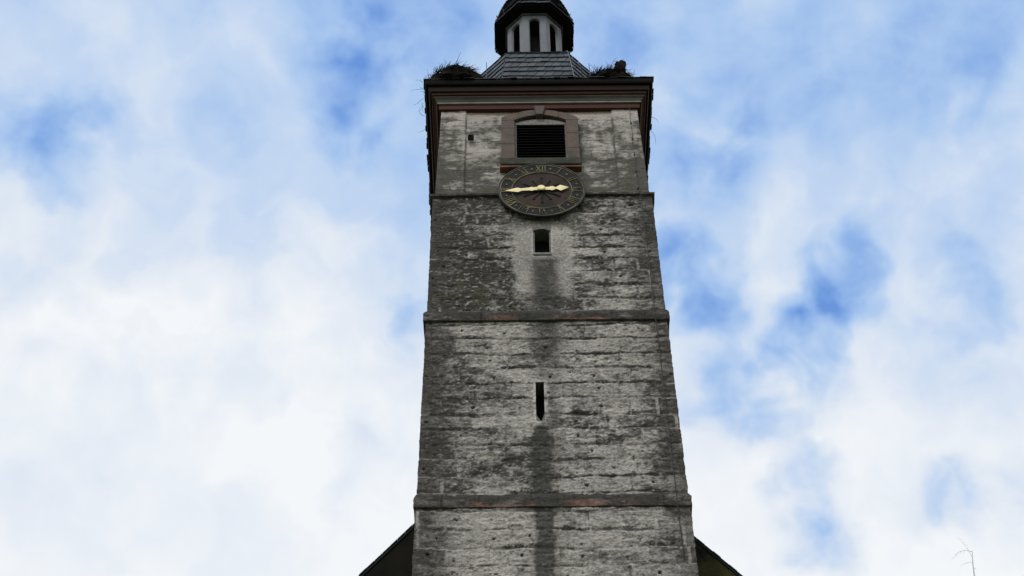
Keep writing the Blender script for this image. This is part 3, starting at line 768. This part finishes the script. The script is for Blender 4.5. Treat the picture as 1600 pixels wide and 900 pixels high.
bm.faces.new(a[::-1])
bobj('hub', bm, M_gold, clock)

# ------------------------------------------------------------------ nests on the eaves
M_nest = mat_basic('nest_twigs', (.016, .013, .011), .95, .25, 9, (.007, .006, .0055), bump=.6)
M_stick = mat_basic('dry_stick', (.03, .025, .02), .95, .25, 9, (.016, .013, .011))
def twig(bm, p, d, l, r, bend=.25, n=4):
    pts = [Vector(p)]; d = Vector(d).normalized()
    for k in range(n):
        d = (d + Vector((random.gauss(0, 1), random.gauss(0, 1), random.gauss(0, 1)))*bend*.5).normalized(); pts.append(pts[-1] + d*l/n)
    tube(bm, pts, [r*(1-.6*k/n) for k in range(n+1)], 4)
def nest(c, rx, ry, rz, label, seed, lump=None, loose=26):
    random.seed(seed)
    t = empty('bird_nest', c, label, 'nest', 'twig nests on the tower eaves')
    bm = bmesh.new(); bmesh.ops.create_icosphere(bm, subdivisions=4, radius=1)
    for v in bm.verts:
        p = v.co.copy(); k = 1 + .10*math.sin(7*p.x+seed)*math.cos(6*p.y) + random.uniform(-.06, .06)
        zz = p.z*rz*k if p.z > 0 else p.z*.15
        if p.z > .8: zz -= (p.z-.8)*rz*.7
        v.co = Vector((c[0]+p.x*rx*k, c[1]+p.y*ry*k, c[2]+zz))
    for k in range(900):                                          # woven surface twigs
        a = random.uniform(0, 2*math.pi); h = random.uniform(.02, .97); q = math.sqrt(1-h*h)
        p = Vector((c[0]+rx*q*math.cos(a), c[1]+ry*q*math.sin(a), c[2]+rz*h*.95))
        d = Vector((-math.sin(a), math.cos(a), random.uniform(-.5, .5))) + .35*Vector((math.cos(a), math.sin(a), random.uniform(-.2, .9)))
        twig(bm, p, d, random.uniform(.15, .42), random.uniform(.006, .011), .5, 3)
    o = bobj('twig_mass', bm, M_nest, t)
    for k in range(loose):
        a = random.uniform(0, 2*math.pi); h = random.uniform(.2, .9); q = math.sqrt(1-h*h)
        p = Vector((c[0]+rx*q*math.cos(a)*.95, c[1]+ry*q*math.sin(a)*.95, c[2]+rz*h*.9))
        bm = bmesh.new(); twig(bm, p, (math.cos(a)*.9+random.gauss(0, .3), math.sin(a)*.5+random.gauss(0, .3), random.uniform(.1, 1.2)), random.uniform(.25, .62), random.uniform(.007, .011), .35)
        bobj('stick', bm, M_stick, t)
    if lump: 
        bm = bmesh.new(); bmesh.ops.create_icosphere(bm, subdivisions=3, radius=1)
        lc, lr, tilt = lump
        for v in bm.verts:
            p = v.co.copy(); k = 1+.16*math.sin(9*p.z+4*p.x)+random.uniform(-.09, .09)
            if p.z > .6: p.z = .6 + (p.z-.6)*.3
            v.co = Vector((lc[0]+(p.x*lr[0]*k+p.z*tilt), lc[1]+p.y*lr[1]*k, lc[2]+p.z*lr[2]*k))
        for k in range(40):
            a = random.uniform(0, 6.28); twig(bm, (lc[0]+lr[0]*.7*math.cos(a)+tilt*.5, lc[1]+lr[1]*.6*math.sin(a), lc[2]+lr[2]*random.uniform(-.2, .55)), (math.cos(a), math.sin(a)*.4, random.uniform(0, 1)), random.uniform(.1, .22), .008, .4, 3)
        bobj('rotten_stump', bm, M_nest, t)
    return t
nl = nest((-2.74, .22, 48.42), .98, .85, 1.12, 'broad domed dark twig nest on the left corner of the eaves', 11)
nr_ = nest((2.55, .22, 48.42), .86, .75, .84, 'lower twig nest with a broken stump on the right corner of the eaves', 23, lump=((2.90, .05, 49.62), (.20, .18, .52), .08), loose=24)
random.seed(5)
for p, d, l in (((-3.84, -.2, 48.1), (-.5, -.1, -.7), .5), ((-3.84, .15, 48.05), (-.6, 0, -.5), .45), ((-3.85, .5, 48.1), (-1, .2, -.1), .3), ((-3.85, .3, 48.0), (-.3, 0, -1), .55),
                ((-3.84, .9, 48.1), (-.8, 0, -.6), .4), ((-3.84, -.45, 48.12), (-1, -.2, .1), .3), ((-3.84, 1.4, 48.05), (-.7, .3, -.8), .35), ((-3.6, -.5, 48.3), (-.6, -.1, .9), .45), ((-3.45, -.4, 48.4), (-.9, 0, .6), .5)):
    bm = bmesh.new(); twig(bm, p, d, l, .008, .5, 5); bobj('stick', bm, M_stick, nl)
for p, d, l in (((3.86, 1.0, 48.1), (.9, 0, -.3), .4), ((3.86, 1.5, 48.1), (.8, .1, -.6), .6), ((3.2, -.3, 48.5), (.5, 0, 1), .45), ((3.3, -.3, 48.4), (.6, 0, .7), .4)):
    bm = bmesh.new(); twig(bm, p, d, l, .008, .4, 5); bobj('stick', bm, M_stick, nr_)

# ------------------------------------------------------------------ nave behind the tower
NY0, NY1, AX, AZ, SL, HWN = 4.0, 30.0, -.19, 36.74, 1.25, 8.6
nave = empty('church_nave', (AX, NY0, 0), 'dark mossy gabled church nave rising behind the foot of the tower', 'church')
def gcol(F, U, Z): pass
M_gable = mat_basic('mossy_render', (.014, .0125, .008), .95, .10, .55, (.006, .0065, .0055), bump=.5)
q = G(M_gable.node_tree); pb = M_gable.node_tree.nodes['Principled BSDF']; src = pb.inputs['Base Color'].links[0].from_socket
co = q.n('ShaderNodeTexCoord').outputs['Object']; sx = q.n('ShaderNodeSeparateXYZ'); q.put(sx.inputs[0], co)
moss = q.math('MULTIPLY', q.maprange(sx.outputs[0], 2.0, 3.6), q.maprange(q.noise(co, 1.3, 6, .6), .34, .62))   # olive moss grows on the right half
q.put(pb.inputs['Base Color'], q.mix(moss, src, (.062, .056, .020, 1)))
M_nroof = mat_basic('nave_slate', (.022, .027, .027), .8, .25, 5, (.013, .016, .016))
ez = AZ - SL*HWN
bm = bmesh.new(); n = 40
prism(bm, [(AX-HWN, 0), (AX+HWN, 0), (AX+HWN, AZ-1.2*HWN), (AX, AZ), (AX-HWN, AZ-1.3*HWN)], NY0, NY0+.6)
bobj('gable_wall', bm, M_gable, nave)
bm = bmesh.new(); box(bm, AX-HWN, AX-HWN+.6, NY0+.603, NY1, 0, AZ-1.3*HWN-.02); box(bm, AX+HWN-.6, AX+HWN, NY0+.603, NY1, 0, AZ-1.2*HWN-.02); box(bm, AX-HWN+.603, AX+HWN-.603, NY1-.6, NY1, 0, ez)
bobj('side_wall', bm, M_gable, nave)
for s, sl in ((-1, 1.30), (1, 1.20)):
    bm = bmesh.new(); th = .08
    pts = [(AX, AZ+.02), (AX+s*(HWN+.5), AZ-sl*(HWN+.5)+.02), (AX+s*(HWN+.5), AZ-sl*(HWN+.5)+.02+th), (AX, AZ+.02+th)]
    prism(bm, pts if s < 0 else pts[::-1], NY0-.03, NY1+.2)
    rf = bobj('roof', bm, M_nroof, nave)
    bm = bmesh.new(); nx_ = 46
    for k in range(nx_):
        t0, t1 = k/nx_, (k+.97)/nx_; L_ = HWN+.5
        a = (AX+s*L_*t0, AZ-sl*L_*t0+.03); b = (AX+s*L_*t1, AZ-sl*L_*t1+.03)
        dz = random.uniform(.0, .02)
        q = [(a[0], a[1]+.075+dz), (b[0], b[1]+.075+dz), (b[0], b[1]+.13+dz), (a[0], a[1]+.13+dz)]
        prism(bm, q[::-1] if s < 0 else q, NY0-.045+random.uniform(-.01, .01), NY0+.3)
    bobj('verge_slates', bm, M_nroof, rf)

# ------------------------------------------------------------------ bare young tree beside the path
tree = empty('bare_tree', (4.2, -16.4, 0), 'thin bare pale birch with only its top twigs showing low at the right', 'tree')
M_bark = mat_basic('pale_bark', (.66, .65, .66), .9, .25, 12, (.42, .41, .42), stretch=(1, 1, 2.5))
random.seed(3)
bm = bmesh.new()
tp = [(4.2, -16.4, -.05), (4.22, -16.38, 2), (4.17, -16.42, 5), (4.12, -16.4, 8), (4.10, -16.4, 11), (4.13, -16.4, 13.0), (4.185, -16.4, 13.45), (4.22, -16.4, 13.64)]
tube(bm, tp, [.10, .085, .066, .048, .028, .010, .006, .003], 8)
bobj('trunk', bm, M_bark, tree)
def limb(p, d, l, r, n=6, droop=.12):
    bm = bmesh.new(); pts = [Vector(p)]; d = Vector(d).normalized()
    for k in range(n):
        d = (d + Vector((random.gauss(0, .08), random.gauss(0, .08), -droop))).normalized(); pts.append(pts[-1]+d*l/n)
    tube(bm, pts, [r*(1-.8*k/n) for k in range(n+1)], 5)
    for k in range(2, n+1):
        for q in range(4):
            dd = (d + Vector((random.gauss(0, .7), random.gauss(0, .7), random.uniform(-.8, .4)))).normalized()
            twig(bm, pts[k], dd, l*random.uniform(.1, .28), r*.22, .3, 3)
    return bobj('branch', bm, M_bark, tree)
for k in range(16):
    z = 3.5 + k*.52; a = k*2.4; limb((4.15, -16.4, z), (math.cos(a), math.sin(a), 1.0), 1.7-.08*k, .03-.0012*k)
limb((4.215, -16.4, 13.62), (-.6, 0, .45), .24, .0030, 6, .25)
limb((4.20, -16.4, 13.55), (-.15, .05, 1), .27, .0026, 5, .03)
limb((4.19, -16.4, 13.47), (-.8, .1, .3), .14, .002, 5, .2)
limb((4.17, -16.4, 13.36), (.5, .2, .8), .07, .002, 5, .1)
